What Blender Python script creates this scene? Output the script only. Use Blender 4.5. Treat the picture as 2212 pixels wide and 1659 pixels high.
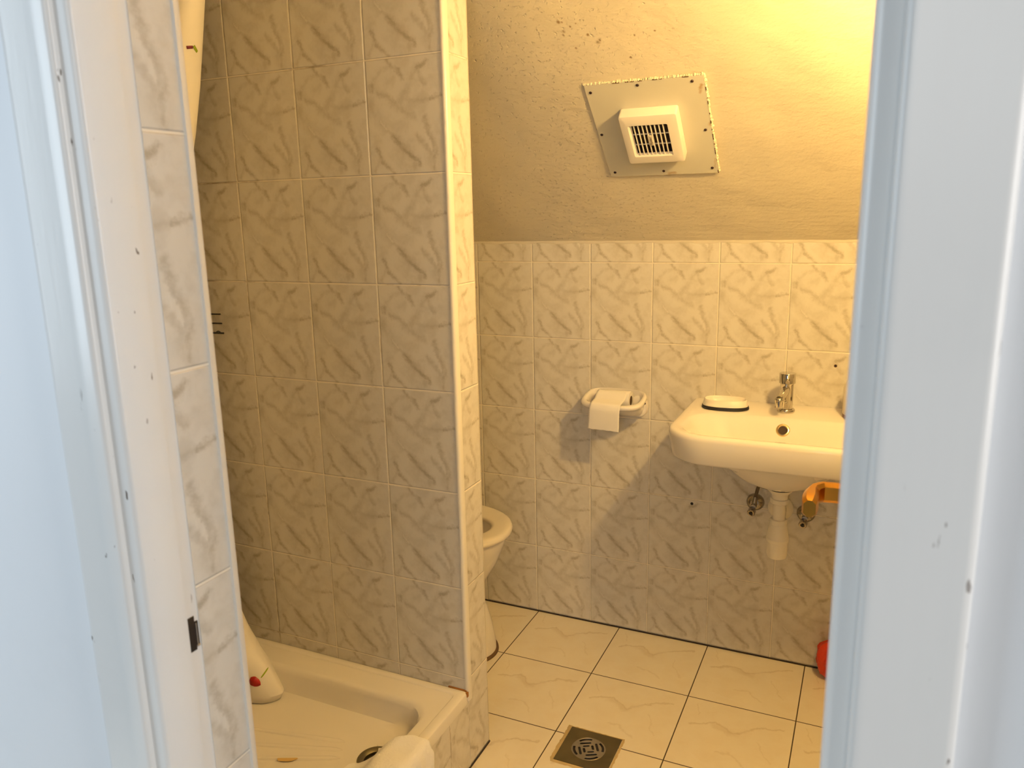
import bpy, bmesh, math, random
from math import sin, cos, pi, radians, sqrt
from mathutils import Vector, Matrix
from mathutils.bvhtree import BVHTree

for o in list(bpy.data.objects):
    bpy.data.objects.remove(o, do_unlink=True)
SC = bpy.context.scene
COL = SC.collection
random.seed(7)

# ------------------------------------------------------------------ camera
cd = bpy.data.cameras.new('camera')
cam = bpy.data.objects.new('camera', cd)
COL.objects.link(cam)
R3 = Matrix(((0.9088129514598756, -0.07047758045629424, 0.4112078913540161),
             (0.41666301181163723, 0.20349381228512095, -0.8859922138200332),
             (-0.021235673920202935, 0.9765363173045304, 0.21430321308477923)))
cam.matrix_world = Matrix.Translation((1.015585, -2.364123, 1.401647)) @ R3.to_4x4()
cd.sensor_fit = 'HORIZONTAL'
cd.sensor_width = 36.0
cd.lens = 1688.61 / 2212 * 36.0
cd.clip_start = 0.02
cd.dof.use_dof = True
cd.dof.focus_distance = 2.35
cd.dof.aperture_fstop = 9.0
SC.camera = cam

# ------------------------------------------------------------------ world, hallway fill, exposure
W = bpy.data.worlds.new('world')
SC.world = W
W.use_nodes = True
bg = W.node_tree.nodes['Background']
bg.inputs[0].default_value = (0.80, 0.90, 1.0, 1)
bg.inputs[1].default_value = 0.10

def area_light(name, loc, target, size, energy, color):
    ld = bpy.data.lights.new(name, 'AREA')
    ld.shape = 'RECTANGLE'
    ld.size, ld.size_y = size
    ld.energy = energy
    ld.color = color
    o = bpy.data.objects.new(name, ld)
    COL.objects.link(o)
    o.location = loc
    o.rotation_euler = (Vector(target) - Vector(loc)).to_track_quat('-Z', 'Y').to_euler()
    return o
# area lights added as unseen hallway fill: left, right and far back
area_light('hallway_fill_left', (-1.15, -3.05, 1.55), (0.20, -1.8, 1.1), (1.0, 1.3), 25.5, (0.76, 0.89, 1.0))
area_light('hallway_fill_right', (2.60, -2.22, 1.50), (0.34, -1.8, 1.1), (0.6, 1.4), 23.0, (1.0, 0.96, 0.92))
area_light('hallway_fill_far', (2.1, -6.8, 2.5), (0.60, -1.2, 0.3), (2.5, 1.5), 50.0, (0.96, 0.97, 0.95))

LAMP = (1.19, -1.0, 1.78)
LAMP_COL = (1.0, 0.625, 0.205)
LAMP_STRENGTH = 715.0

SC.view_settings.view_transform = 'Standard'
SC.view_settings.look = 'None'
SC.view_settings.gamma = 1.0
SC.view_settings.exposure = 0.0
SC.view_settings.use_curve_mapping = False

# ------------------------------------------------------------------ object helpers
ORI = {}

def setp(o, label=None, cat=None, group=None, kind=None):
    if label: o['label'] = label
    if cat: o['category'] = cat
    if group: o['group'] = group
    if kind: o['kind'] = kind

def thing(name, label, cat, loc, group=None, kind=None):
    o = bpy.data.objects.new(name, None)
    o.empty_display_size = 0.05
    COL.objects.link(o)
    o.location = loc
    ORI[o.name] = Vector(loc)
    setp(o, label, cat, group, kind)
    return o

def obj(name, bm, mats, parent=None, smooth=True, label=None, cat=None, group=None, kind=None, origin=None, angle=35):
    """bm holds world coordinates; it becomes one mesh object named `name`."""
    bmesh.ops.recalc_face_normals(bm, faces=bm.faces)
    if parent is not None:
        og = ORI[parent.name].copy()
    elif origin is not None:
        og = Vector(origin)
    else:
        xs = [v.co for v in bm.verts]
        mn = Vector((min(c.x for c in xs), min(c.y for c in xs), min(c.z for c in xs)))
        mx = Vector((max(c.x for c in xs), max(c.y for c in xs), max(c.z for c in xs)))
        og = Vector(((mn.x + mx.x) / 2, (mn.y + mx.y) / 2, mn.z))
    bmesh.ops.translate(bm, verts=bm.verts, vec=-og)
    if smooth:
        lim = radians(angle)
        for f in bm.faces: f.smooth = True
        for e in bm.edges:
            if len(e.link_faces) == 2 and e.calc_face_angle(0) > lim: e.smooth = False
    me = bpy.data.meshes.new(name)
    bm.to_mesh(me)
    bm.free()
    for m in (mats if isinstance(mats, (list, tuple)) else [mats]): me.materials.append(m)
    o = bpy.data.objects.new(name, me)
    COL.objects.link(o)
    if parent is not None:
        o.parent = parent
        ORI[o.name] = og
    else:
        o.location = og
        ORI[o.name] = og
    setp(o, label, cat, group, kind)
    return o

def B(): return bmesh.new()

def quad(bm, pts, uvs=None, mi=0):
    vs = [bm.verts.new(p) for p in pts]
    f = bm.faces.new(vs)
    f.material_index = mi
    if uvs:
        l = bm.loops.layers.uv.verify()
        for lp, uv in zip(f.loops, uvs): lp[l].uv = uv
    return f

def box(bm, a, b, mi=0, bev=0.0, seg=2):
    x0, y0, z0 = a; x1, y1, z1 = b
    c = [(x0,y0,z0),(x1,y0,z0),(x1,y1,z0),(x0,y1,z0),(x0,y0,z1),(x1,y0,z1),(x1,y1,z1),(x0,y1,z1)]
    v = [bm.verts.new(p) for p in c]
    fs = [bm.faces.new([v[i] for i in q]) for q in ((0,3,2,1),(4,5,6,7),(0,1,5,4),(1,2,6,5),(2,3,7,6),(3,0,4,7))]
    for f in fs: f.material_index = mi
    if bev > 0:
        es = list({e for f in fs for e in f.edges})
        r = bmesh.ops.bevel(bm, geom=es, offset=bev, segments=seg, profile=0.5, affect='EDGES', clamp_overlap=True)
        for f in r['faces']: f.material_index = mi
    return v

def prism(bm, poly, z0, z1, mi=0):
    lo = [bm.verts.new((x, y, z0)) for x, y in poly]
    hi = [bm.verts.new((x, y, z1)) for x, y in poly]
    n = len(poly)
    fs = [bm.faces.new(lo[::-1]), bm.faces.new(hi)]
    for i in range(n):
        fs.append(bm.faces.new((lo[i], lo[(i+1) % n], hi[(i+1) % n], hi[i])))
    for f in fs: f.material_index = mi
    return fs

def loft(bm, rings, close=True, cap0=False, cap1=False, mi=0, loop=False):
    vr = [[bm.verts.new(p) for p in r] for r in rings]
    n = len(vr[0])
    pairs = list(zip(vr, vr[1:])) + ([(vr[-1], vr[0])] if loop else [])
    for a, b in pairs:
        for i in range(n if close else n - 1):
            j = (i + 1) % n
            f = bm.faces.new((a[i], a[j], b[j], b[i])); f.material_index = mi
    if cap0: bm.faces.new(vr[0][::-1]).material_index = mi
    if cap1: bm.faces.new(vr[-1]).material_index = mi
    return vr

def frame_of(d):
    d = Vector(d).normalized()
    u = d.cross(Vector((0, 0, 1)))
    if u.length < 1e-3: u = d.cross(Vector((1, 0, 0)))
    u.normalize()
    return u, d.cross(u).normalized(), d

def lathe(bm, prof, org=(0,0,0), axis=(0,0,1), n=32, cap0=True, cap1=True, mi=0, sx=1.0):
    """prof: list of (radius, distance along axis)."""
    u, v, d = frame_of(axis)
    og = Vector(org)
    rings = [[og + d*h + (u*cos(2*pi*i/n)*sx + v*sin(2*pi*i/n))*max(r, 1e-5) for i in range(n)] for r, h in prof]
    loft(bm, rings, True, cap0, cap1, mi)

def tube(bm, pts, rad, n=12, mi=0, caps=True):
    pts = [Vector(p) for p in pts]
    rings = []
    prev = None
    for i, p in enumerate(pts):
        d = (pts[min(i+1, len(pts)-1)] - pts[max(i-1, 0)]).normalized()
        if prev is None:
            u, v, _ = frame_of(d)
        else:
            u = (prev - d*prev.dot(d)).normalized(); v = d.cross(u)
        prev = u
        r = rad[i] if isinstance(rad, (list, tuple)) else rad
        rings.append([p + (u*cos(2*pi*k/n) + v*sin(2*pi*k/n))*r for k in range(n)])
    loft(bm, rings, True, caps, caps, mi)

def spline(pts, k=6):
    P = [Vector(p) for p in pts]
    out = []
    for i in range(len(P)-1):
        a, b, c, d = P[max(i-1,0)], P[i], P[i+1], P[min(i+2, len(P)-1)]
        for j in range(k):
            t = j/k
            out.append(0.5*((2*b)+(c-a)*t+(2*a-5*b+4*c-d)*t*t+(3*b-a-3*c+d)*t**3))
    out.append(P[-1])
    return out

def rrect(x0, x1, y0, y1, r, n=8, z=0.0):
    """rounded rectangle, r = radius or 4 radii (x1y1, x0y1, x0y0, x1y0)."""
    if not isinstance(r, (list, tuple)): r = [r]*4
    out = []
    for k, (cx, cy, sx, sy) in enumerate(((x1,y1,-1,-1),(x0,y1,1,-1),(x0,y0,1,1),(x1,y0,-1,1))):
        rr = r[k]
        for i in range(n+1):
            a = pi/2*k + pi/2*i/n
            out.append(Vector((cx+sx*rr+rr*cos(a), cy+sy*rr+rr*sin(a), z)))
    return out

# ------------------------------------------------------------------ materials
class NT:
    def __init__(s, name):
        s.m = bpy.data.materials.new(name); s.m.use_nodes = True
        s.t = s.m.node_tree; s.n = s.t.nodes; s.l = s.t.links
        s.b = s.n['Principled BSDF']
    def new(s, typ, **k):
        x = s.n.new(typ)
        for a, v in k.items(): setattr(x, a, v)
        return x
    def put(s, sock, v):
        if isinstance(v, bpy.types.NodeSocket): s.l.new(v, sock)
        elif v is not None: sock.default_value = v
    def math(s, op, a, b=None, c=None, clamp=False):
        x = s.new('ShaderNodeMath', operation=op, use_clamp=clamp)
        s.put(x.inputs[0], a)
        if b is not None: s.put(x.inputs[1], b)
        if c is not None: s.put(x.inputs[2], c)
        return x.outputs[0]
    def vec(s, op, a, b=None, scale=None):
        x = s.new('ShaderNodeVectorMath', operation=op)
        s.put(x.inputs[0], a)
        if b is not None: s.put(x.inputs[1], b)
        if scale is not None: s.put(x.inputs[3], scale)
        return x.outputs['Value'] if op in ('DOT_PRODUCT', 'LENGTH', 'DISTANCE') else x.outputs[0]
    def rng(s, v, a, b, c, d, smooth=True):
        x = s.new('ShaderNodeMapRange', interpolation_type='SMOOTHSTEP' if smooth else 'LINEAR')
        for i, q in enumerate((v, a, b, c, d)): s.put(x.inputs[i], q)
        return x.outputs[0]
    def noise(s, v, scale, detail=3.0, rough=0.5, color=False):
        x = s.new('ShaderNodeTexNoise')
        s.put(x.inputs['Vector'], v); x.inputs['Scale'].default_value = scale
        x.inputs['Detail'].default_value = detail; x.inputs['Roughness'].default_value = rough
        return x.outputs['Color'] if color else x.outputs[0]
    def mix(s, f, a, b):
        x = s.new('ShaderNodeMix', data_type='RGBA')
        s.put(x.inputs[0], f); s.put(x.inputs[6], a); s.put(x.inputs[7], b)
        return x.outputs[2]
    def bump(s, h, strength, dist):
        x = s.new('ShaderNodeBump'); x.inputs['Strength'].default_value = strength
        x.inputs['Distance'].default_value = dist; s.put(x.inputs['Height'], h)
        s.l.new(x.outputs[0], s.b.inputs['Normal'])
    def set(s, **k):
        names = dict(color='Base Color', rough='Roughness', metal='Metallic', spec='Specular IOR Level', coat='Coat Weight', coatr='Coat Roughness', sss='Subsurface Weight', trans='Transmission Weight', sheen='Sheen Weight')
        for a, v in k.items(): s.put(s.b.inputs[names[a]], v)
    def segments(s, p, segs):
        """max over soft line segments (ax, ay, bx, by, width, strength) of distance mask."""
        acc = None
        for ax, ay, bx, by, w, k in segs:
            dx, dy = bx-ax, by-ay
            L2 = max(dx*dx+dy*dy, 1e-6)
            pa = s.vec('SUBTRACT', p, (ax, ay, 0))
            h = s.math('MULTIPLY', s.vec('DOT_PRODUCT', pa, (dx, dy, 0)), 1.0/L2, clamp=True)
            q = s.vec('SCALE', (dx, dy, 0), scale=h)
            d = s.vec('LENGTH', s.vec('SUBTRACT', pa, q))
            mk = s.rng(d, 0.0, w, k, 0.0)
            acc = mk if acc is None else s.math('MAXIMUM', acc, mk)
        return acc

def C4(r, g, b): return (r, g, b, 1.0)

def simple(name, col, rough=0.5, metal=0.0, spec=0.5, bump=None, var=0.0, coat=0.0):
    t = NT(name)
    t.set(color=C4(*col), rough=rough, metal=metal, spec=spec, coat=coat)
    if bump or var:
        co = t.new('ShaderNodeTexCoord').outputs['Object']
    if var:
        n = t.noise(co, 14.0, 4.0)
        t.set(color=t.mix(t.rng(n, 0.35, 0.7, 0.0, var), C4(*col), C4(*(c*0.72 for c in col))))
    if bump:
        sc, st, di = bump
        t.bump(t.noise(co, sc, 4.0), st, di)
    return t.m

A = 1.24   # tile height / width
def poly(pts, w, k):
    return [(pts[i][0], pts[i][1]*A, pts[i+1][0], pts[i+1][1]*A, w, k) for i in range(len(pts)-1)]
VEINS = (poly([(.0,.34),(.07,.42),(.14,.50),(.225,.60)], .085, .50) + poly([(.02,.36),(.14,.52),(.225,.61),(.33,.67)], .022, .55)
  + poly([(.33,.66),(.45,.77),(.61,.88),(.66,.92)], .034, .95) + poly([(.50,.80),(.61,.88)], .07, .5)
  + poly([(.60,.87),(.59,.95)], .035, .6)
  + poly([(.10,.77),(.18,.86),(.31,.99)], .024, .85) + poly([(.16,.83),(.10,.92),(.07,.95)], .022, .5)
  + poly([(.755,.53),(.78,.64),(.84,.75),(.86,.83),(.84,.97)], .034, .75) + poly([(.65,.67),(.74,.76),(.82,.84)], .03, .6)
  + poly([(.80,.86),(.84,.93)], .10, .5)
  + poly([(.99,.355),(.90,.365),(.80,.385)], .014, .85) + poly([(.80,.38),(.61,.365),(.50,.36)], .026, .5)
  + poly([(.67,.10),(.59,.19),(.50,.30),(.41,.40)], .055, .55) + poly([(.34,.40),(.46,.44),(.60,.51)], .06, .6) + poly([(.45,.44),(.61,.51)], .02, .6)
  + poly([(.79,.05),(.735,.10),(.67,.10)], .020, .9) + poly([(.68,.10),(.71,.18),(.76,.24)], .03, .6)
  + poly([(.29,.0),(.33,.06),(.42,.11),(.48,.18)], .024, .8) + poly([(.33,.07),(.22,.10),(.12,.17)], .018, .45)
  + poly([(.075,.22),(.07,.26)], .04, .9) + poly([(.15,.30),(.265,.32),(.37,.39)], .03, .65))
LIGHTV = poly([(.17,.53),(.25,.62)], .018, 1.0) + poly([(.78,.70),(.82,.80)], .02, .8) + poly([(.74,.62),(.76,.72)], .018, .7)

def tile_mat(name, base=(.72,.69,.63), vein=(.31,.262,.175), rough=0.16, grout=(.90,.84,.72), tint=0.68):
    t = NT(name)
    uv = t.new('ShaderNodeUVMap').outputs[0]
    sep = t.new('ShaderNodeSeparateXYZ'); t.l.new(uv, sep.inputs[0])
    fu = t.math('FRACT', sep.outputs[0]); fv = t.math('FRACT', sep.outputs[1])
    du = t.math('MULTIPLY', t.math('MINIMUM', fu, t.math('SUBTRACT', 1.0, fu)), 0.2)
    dv = t.math('MULTIPLY', t.math('MINIMUM', fv, t.math('SUBTRACT', 1.0, fv)), 0.2477)
    d = t.math('MINIMUM', du, dv)
    comb = t.new('ShaderNodeCombineXYZ')
    t.l.new(fu, comb.inputs[0]); t.put(comb.inputs[1], t.math('MULTIPLY', t.math('SUBTRACT', 1.0, fv), A))
    p0 = comb.outputs[0]
    n1 = t.noise(p0, 5.0, 3.0, 0.6, color=True)
    p1 = t.vec('ADD', p0, t.vec('SCALE', t.vec('SUBTRACT', n1, (.5,.5,.5)), scale=0.10))
    n1b = t.noise(p0, 22.0, 4.0, 0.65, color=True)
    p = t.vec('ADD', p1, t.vec('SCALE', t.vec('SUBTRACT', n1b, (.5,.5,.5)), scale=0.075))
    p = t.vec('MULTIPLY', p, (1, 1, 0))
    m = t.segments(p, [(a, b, c, d_, w*1.15+.022, k) for a, b, c, d_, w, k in VEINS])
    v = t.math('ADD', t.math('MULTIPLY', m, 0.48), t.math('MULTIPLY', t.math('POWER', m, 2.2), 0.60))
    lt = t.segments(p, LIGHTV)
    patch = t.rng(t.noise(p0, 12.0, 5.0, 0.7), 0.36, 0.60, 0.50, 1.0)
    v = t.math('MULTIPLY', v, patch)
    cloud = t.rng(t.noise(p1, 3.2, 5.0, 0.6), 0.42, 0.66, 0.0, 0.42)
    col = t.mix(cloud, C4(*base), C4(*(b*0.5+q*0.5 for b, q in zip(base, vein))))
    col = t.mix(t.math('MULTIPLY', v, tint), col, C4(*vein))
    col = t.mix(t.math('MULTIPLY', lt, 0.5), col, C4(*(min(1, b*1.12) for b in base)))
    # grout line, a little dirt along it in places
    co = t.new('ShaderNodeTexCoord').outputs['Object']
    dirt = t.rng(t.noise(co, 5.0, 5.0, 0.7), 0.52, 0.72, 0.0, 0.75)
    gcol = t.mix(dirt, C4(*grout), C4(.20,.15,.09))
    col = t.mix(t.rng(d, 0.0014, 0.0030, 0.34, 0.0), col, C4(*vein))  # thin shadow line beside the grout, painted into the tile colour
    gm = t.rng(d, 0.0009, 0.0018, 1.0, 0.0)
    col = t.mix(gm, col, gcol)
    t.set(color=col, rough=t.math('ADD', t.math('MULTIPLY', gm, 0.5), rough), spec=0.5)
    t.bump(t.rng(d, 0.0006, 0.0036, 0.0, 1.0), 0.9, 0.0014)
    return t.m

def floor_mat():
    t = NT('floor_tile')
    uv = t.new('ShaderNodeUVMap').outputs[0]
    sep = t.new('ShaderNodeSeparateXYZ'); t.l.new(uv, sep.inputs[0])
    fu = t.math('FRACT', sep.outputs[0]); fv = t.math('FRACT', sep.outputs[1])
    d = t.math('MULTIPLY', t.math('MINIMUM', t.math('MINIMUM', fu, t.math('SUBTRACT', 1.0, fu)), t.math('MINIMUM', fv, t.math('SUBTRACT', 1.0, fv))), 0.3)
    comb = t.new('ShaderNodeCombineXYZ')
    t.l.new(fu, comb.inputs[0]); t.put(comb.inputs[1], t.math('SUBTRACT', 1.0, fv))
    p0 = comb.outputs[0]
    fl = t.vec('FLOOR', uv)
    pn = t.vec('ADD', p0, t.vec('SCALE', t.vec('MULTIPLY', fl, (3.1, 1.7, 0)), scale=0.06))
    n1 = t.noise(pn, 5.0, 4.0, 0.65, color=True)
    p = t.vec('ADD', p0, t.vec('SCALE', t.vec('SUBTRACT', n1, (.5,.5,.5)), scale=0.16))
    p = t.vec('MULTIPLY', p, (1, 1, 0))
    def pl(pts, w, k): return [(pts[i][0], pts[i][1], pts[i+1][0], pts[i+1][1], w, k) for i in range(len(pts)-1)]
    v = t.segments(p, pl([(.12,.40),(.33,.30),(.50,.42),(.58,.34),(.72,.24),(.9,.18)], .022, .9)
                   + pl([(.33,.34),(.50,.44)], .06, .5)
                   + pl([(.40,.72),(.52,.70),(.66,.82)], .016, .5) + pl([(.72,.45),(.80,.62),(.84,.70)], .012, .4)
                   + pl([(.10,.10),(.16,.26)], .010, .5))
    v2 = t.segments(p, pl([(.20,.85),(.45,.93),(.70,.97)], .03, .8) + pl([(.62,.30),(.55,.38)], .03, .8))
    cloud = t.rng(t.noise(p, 4.0, 5.0, 0.6), 0.35, 0.75, 0.0, 0.5)
    col = t.mix(cloud, C4(.86,.79,.65), C4(.79,.69,.52))
    col = t.mix(t.math('MULTIPLY', v, 0.42), col, C4(.50,.38,.21))
    col = t.mix(t.math('MULTIPLY', v2, 0.4), col, C4(.88,.82,.72))
    gm = t.rng(d, 0.0011, 0.0019, 1.0, 0.0)
    col = t.mix(gm, col, C4(.05,.030,.016))
    t.set(color=col, rough=t.math('ADD', t.math('MULTIPLY', gm, 0.4), 0.28), spec=0.5)
    t.bump(t.rng(d, 0.0008, 0.003, 0.0, 1.0), 0.35, 0.001)
    return t.m

def plaster_mat():
    t = NT('painted_plaster')
    uv = t.new('ShaderNodeUVMap').outputs[0]
    spots = [(.315,.767,.004,.9),(.323,.766,.002,.8),(.340,.752,.002,.9),(.321,.742,.0035,.7),(.355,.758,.0017,.9),(.376,.726,.0030,.95),
             (.401,.708,.0025,.95),(.395,.703,.005,.6),(.463,.652,.0025,.9),(.339,.695,.0025,.8),(.483,.709,.0018,.9),(.531,.713,.0018,.9),(.318,.733,.003,.7),
             (.492,.279,.010,.9),(.502,.281,.010,.85),(.484,.276,.006,.8)]
    uvd = t.vec('ADD', uv, t.vec('SCALE', t.vec('SUBTRACT', t.noise(uv, 160.0, 2.0, .5, color=True), (.5,.5,.5)), scale=0.004))
    uvd = t.vec('MULTIPLY', uvd, (1,1,0))
    sp = t.segments(uvd, [(x, y, x+.0008, y-.001, r*1.7, k) for x, y, r, k in spots])
    cl = t.rng(t.noise(uv, 4.0, 4.0, .6), .35, .7, 0, .35)
    col = t.mix(cl, C4(.72,.66,.53), C4(.66,.595,.455))
    col = t.mix(sp, col, C4(.20,.11,.02))
    t.set(color=col, rough=0.42, spec=0.45)
    big = t.noise(uv, 3.0, 2.0, .5)
    mid = t.noise(t.vec('MULTIPLY', uv, (1.0, 1.4, 1)), 22.0, 5.0, .62)
    fine = t.rng(t.noise(uv, 95.0, 3.0, .6), .55, .80, 0, 1)
    st = t.rng(t.noise(t.vec('MULTIPLY', uv, (4, 34, 1)), 1.0, 3.0, .5), .35, .75, 0, 1)
    lowm = t.rng(uv_y(t, uv), 0.05, 0.30, 1.0, 0.0)
    h = t.math('ADD', t.math('MULTIPLY', big, 2.6), t.math('MULTIPLY', mid, 0.5))
    leftm = t.rng(uv_x(t, uv), 0.15, 0.75, 1.0, 0.15)
    h = t.math('ADD', h, t.math('MULTIPLY', t.math('MULTIPLY', fine, leftm), 0.30))
    h = t.math('ADD', h, t.math('MULTIPLY', t.math('MULTIPLY', st, lowm), 0.14))
    t.bump(h, 0.9, 0.008)
    return t.m

def uv_y(t, uv):
    s = t.new('ShaderNodeSeparateXYZ'); t.l.new(uv, s.inputs[0]); return s.outputs[1]
def uv_x(t, uv):
    s = t.new('ShaderNodeSeparateXYZ'); t.l.new(uv, s.inputs[0]); return s.outputs[0]

def paint_mat(name, col, rough=0.3, chips=True):
    t = NT(name)
    co = t.new('ShaderNodeTexCoord').outputs['Object']
    c = t.mix(t.rng(t.noise(co, 9.0, 4.0, .6), .45, .8, 0, .18), C4(*col), C4(*(x*.86 for x in col)))
    if chips:
        # small paint chips and scuffs, wherever two noises coincide
        a = t.rng(t.noise(t.vec('MULTIPLY', co, (1, 1, .35)), 90.0, 3.0, .55), .685, .715, 0, 1)
        b = t.rng(t.noise(co, 8.0, 2.0, .5), .50, .58, 0, 1)
        c = t.mix(t.math('MULTIPLY', a, b), c, C4(.16,.13,.11))
    t.set(color=c, rough=rough, spec=0.5)
    t.bump(t.noise(t.vec('MULTIPLY', co, (1, 1, .12)), 120.0, 3.0, .5), 0.08, 0.002)
    return t.m

TILE = tile_mat('wall_tile_marble')
FLOOR = floor_mat()
PLASTER = plaster_mat()
CEIL = simple('ceiling_paint', (.80,.75,.66), .6)
GLOSS = paint_mat('white_gloss_paint', (.80,.80,.79))
HALL = paint_mat('hall_wall_paint', (.80,.83,.87), 0.55, False)
PVC_TRIM = simple('ivory_trim_plastic', (.82,.78,.70), .25)
CAULK = simple('caulk', (.80,.74,.62), .5, bump=(60, .4, .002))
PORC = simple('white_porcelain', (.84,.80,.74), .07, coat=.3)
ACRYL = simple('white_acrylic', (.84,.80,.73), .22)
PLAST = simple('white_plastic', (.85,.80,.72), .32)
CREAM = simple('cream_plastic', (.72,.68,.60), .38)
TRAPM = simple('trap_plastic', (.86,.81,.70), .36)
CHROME = simple('chrome', (.62,.59,.53), .06, 1.0)
DCHROME = simple('tarnished_chrome', (.42,.38,.33), .16, 1.0, var=.8)
STEEL = simple('dull_steel', (.25,.215,.13), .36, 1.0, var=.7, bump=(40, .15, .001))
GRATE = simple('drain_grate_steel', (.50,.46,.38), .22, 1.0, var=.5)
BRASS = simple('brass', (.76,.37,.055), .27, 1.0, var=.25)
BLACK = simple('black', (.012,.010,.010), .4)
BLACKR = simple('black_rubber', (.010,.010,.014), .5)
DARK = simple('cavity_shade', (.035,.018,.014), .7)  # near-black colour standing for the shade inside openings
WIRE = simple('black_wire_coating', (.02,.02,.016), .35)
HOSE = simple('dark_braided_hose', (.12,.10,.08), .35, .7, bump=(600, .5, .001))
SCREW = simple('dark_screw', (.05,.028,.03), .30, .6)
PAPER = simple('toilet_paper', (.86,.83,.78), .95, bump=(220, .25, .001))
CORE_SHADE = simple('roll_core_shadow_brown', (.09,.05,.03), .9)  # cardboard brown darkened for the shade inside the roll
TOWEL = simple('white_towel', (.93,.91,.88), .95, bump=(160, .7, .003))
CURT = simple('white_curtain', (.84,.80,.73), .45)
PURPLE = simple('purple_print', (.16,.012,.03), .5)
GREENP = simple('green_print', (.30,.42,.01), .5)
REDP = simple('red_print', (.42,.008,.006), .4)
BAG = simple('red_plastic_bag', (.62,.045,.012), .34, bump=(30, .6, .01))
MORTAR = simple('mortar', (.60,.46,.24), .85, var=.6, bump=(90, .8, .003))
BROWN = simple('brown_sealant', (.13,.07,.03), .6)
RUST = simple('rust', (.30,.12,.02), .8)
STAIN = simple('limescale_stain', (.66,.46,.17), .4)
SILVER = simple('pewter_trim', (.55,.52,.47), .3, .8)

# ------------------------------------------------------------------ room shell
ZT = 1.306            # where the sloping plaster starts above the back wall tiles
ANG = radians(43)
TN = math.tan(ANG)
SY = -0.8159          # shower side of the partition
def slope_z(y): return ZT - y*TN
def tv(z): return (z - 0.2517)/0.2477
def tu(x): return x/0.2
def tus(x): return (x + 0.4476)/0.2
def tuv_wall(pts, fu): return [(fu(p), tv(p[2])) for p in pts]

bm = B()
x0, x1, y0, y1 = -0.95, 1.45, -3.2, 0.1
nx, ny = 1, 1
quad(bm, [(x0,y0,0),(x1,y0,0),(x1,y1,0),(x0,y1,0)], [((x-.0051)/.3, (y+.2952)/.3) for x, y in ((x0,y0),(x1,y0),(x1,y1),(x0,y1))])
for p in (((x0,y0,-.08),(x0,y1,-.08),(x1,y1,-.08),(x1,y0,-.08)), ((x0,y0,-.08),(x1,y0,-.08),(x1,y0,0),(x0,y0,0)), ((x1,y0,-.08),(x1,y1,-.08),(x1,y1,0),(x1,y0,0)),
          ((x1,y1,-.08),(x0,y1,-.08),(x0,y1,0),(x1,y1,0)), ((x0,y1,-.08),(x0,y0,-.08),(x0,y0,0),(x0,y1,0))):
    quad(bm, p, [(.5,.5)]*4)
obj('floor', bm, FLOOR, smooth=False, label='cream marbled floor tiles with dark brown grout', cat='floor', kind='structure', origin=(0,0,0))

# back wall, tiled up to the slope, dark grout line along its foot and caulk along its top
bm = B()
pts = [(-.85,0,0),(1.36,0,0),(1.36,0,ZT),(-.85,0,ZT)]
quad(bm, pts, tuv_wall(pts, lambda p: tu(p[0])))
box(bm, (-.85,.0005,0), (1.36,.1,ZT), 1)
box(bm, (-.74,-.0025,0.0002), (1.24,0,.0045), 2)
obj('wall_back', bm, [TILE, CEIL, simple('dark_grout', (.035,.022,.014), .8)], smooth=False, label='back wall of grey veined marble-look tiles below the sloping plaster', cat='wall', kind='structure', origin=(0,0,0))
bm = B()
rng = random.Random(3)
prev = None
vs = []
N = 120
for i in range(N+1):
    x = -.74 + 1.98*i/N
    h = .0045 + .0018*sin(i*.9) + rng.uniform(-.0012,.0012)
    r = .0022 + rng.uniform(-.0006,.0006)
    vs.append([bm.verts.new((x, -.0003, ZT-h)), bm.verts.new((x, -r, ZT-h*.4)), bm.verts.new((x, -r*1.3, ZT+.001)), bm.verts.new((x, -.0003-.004, ZT+.0045))])
for a, b in zip(vs, vs[1:]):
    for k in range(3): bm.faces.new((a[k], b[k], b[k+1], a[k+1]))
obj('trim_caulk', bm, CAULK, label='uneven cream caulk line between the back wall tiles and sloping plaster', cat='trim', kind='structure')

# sloping plaster + flat ceiling, one slab
bm = B()
ytop = -(2.34 - ZT)/TN
uvl = bm.loops.layers.uv.verify()
gx = [-.85 + 2.21*i/40 for i in range(41)]
gs = [(-.002 + (ytop+.002)*j/24) for j in range(25)]
rows = []
for y in gs:
    row = []
    for x in gx:
        dz = .0022*sin(x*5.1+y*7)+.0016*sin(x*11.0-y*4.0)
        dz *= min(1, abs(y)/.05)
        row.append(bm.verts.new((x, y + dz*.6, slope_z(y) + dz*.6)))
    rows.append(row)
for a, b in zip(rows, rows[1:]):
    for i in range(len(gx)-1):
        f = bm.faces.new((a[i], a[i+1], b[i+1], b[i])); f.material_index = 0
        for lp in f.loops: lp[uvl].uv = (lp.vert.co.x, -lp.vert.co.y/cos(ANG))
quad(bm, [(-.85,ytop,2.34),(1.36,ytop,2.34),(1.36,-1.72,2.34),(-.85,-1.72,2.34)], [(0,0)]*4, 1)
# the back of the slab
quad(bm, [(-.85,.1,ZT),(1.36,.1,ZT),(1.36,ytop,2.46),(-.85,ytop,2.46)], [(0,0)]*4, 1)
quad(bm, [(-.85,ytop,2.46),(1.36,ytop,2.46),(1.36,-1.72,2.46),(-.85,-1.72,2.46)], [(0,0)]*4, 1)
quad(bm, [(-.85,-.002,ZT),(1.36,-.002,ZT),(1.36,.1,ZT),(-.85,.1,ZT)], [(0,0)]*4, 1)
obj('ceiling', bm, [PLASTER, CEIL], label='sloping cream painted plaster ceiling with small mould spots', cat='ceiling', kind='structure', origin=(0,0,1.3))

def tiled_panel(bm, pts, fu): quad(bm, pts, tuv_wall(pts, fu), 0)
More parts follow.
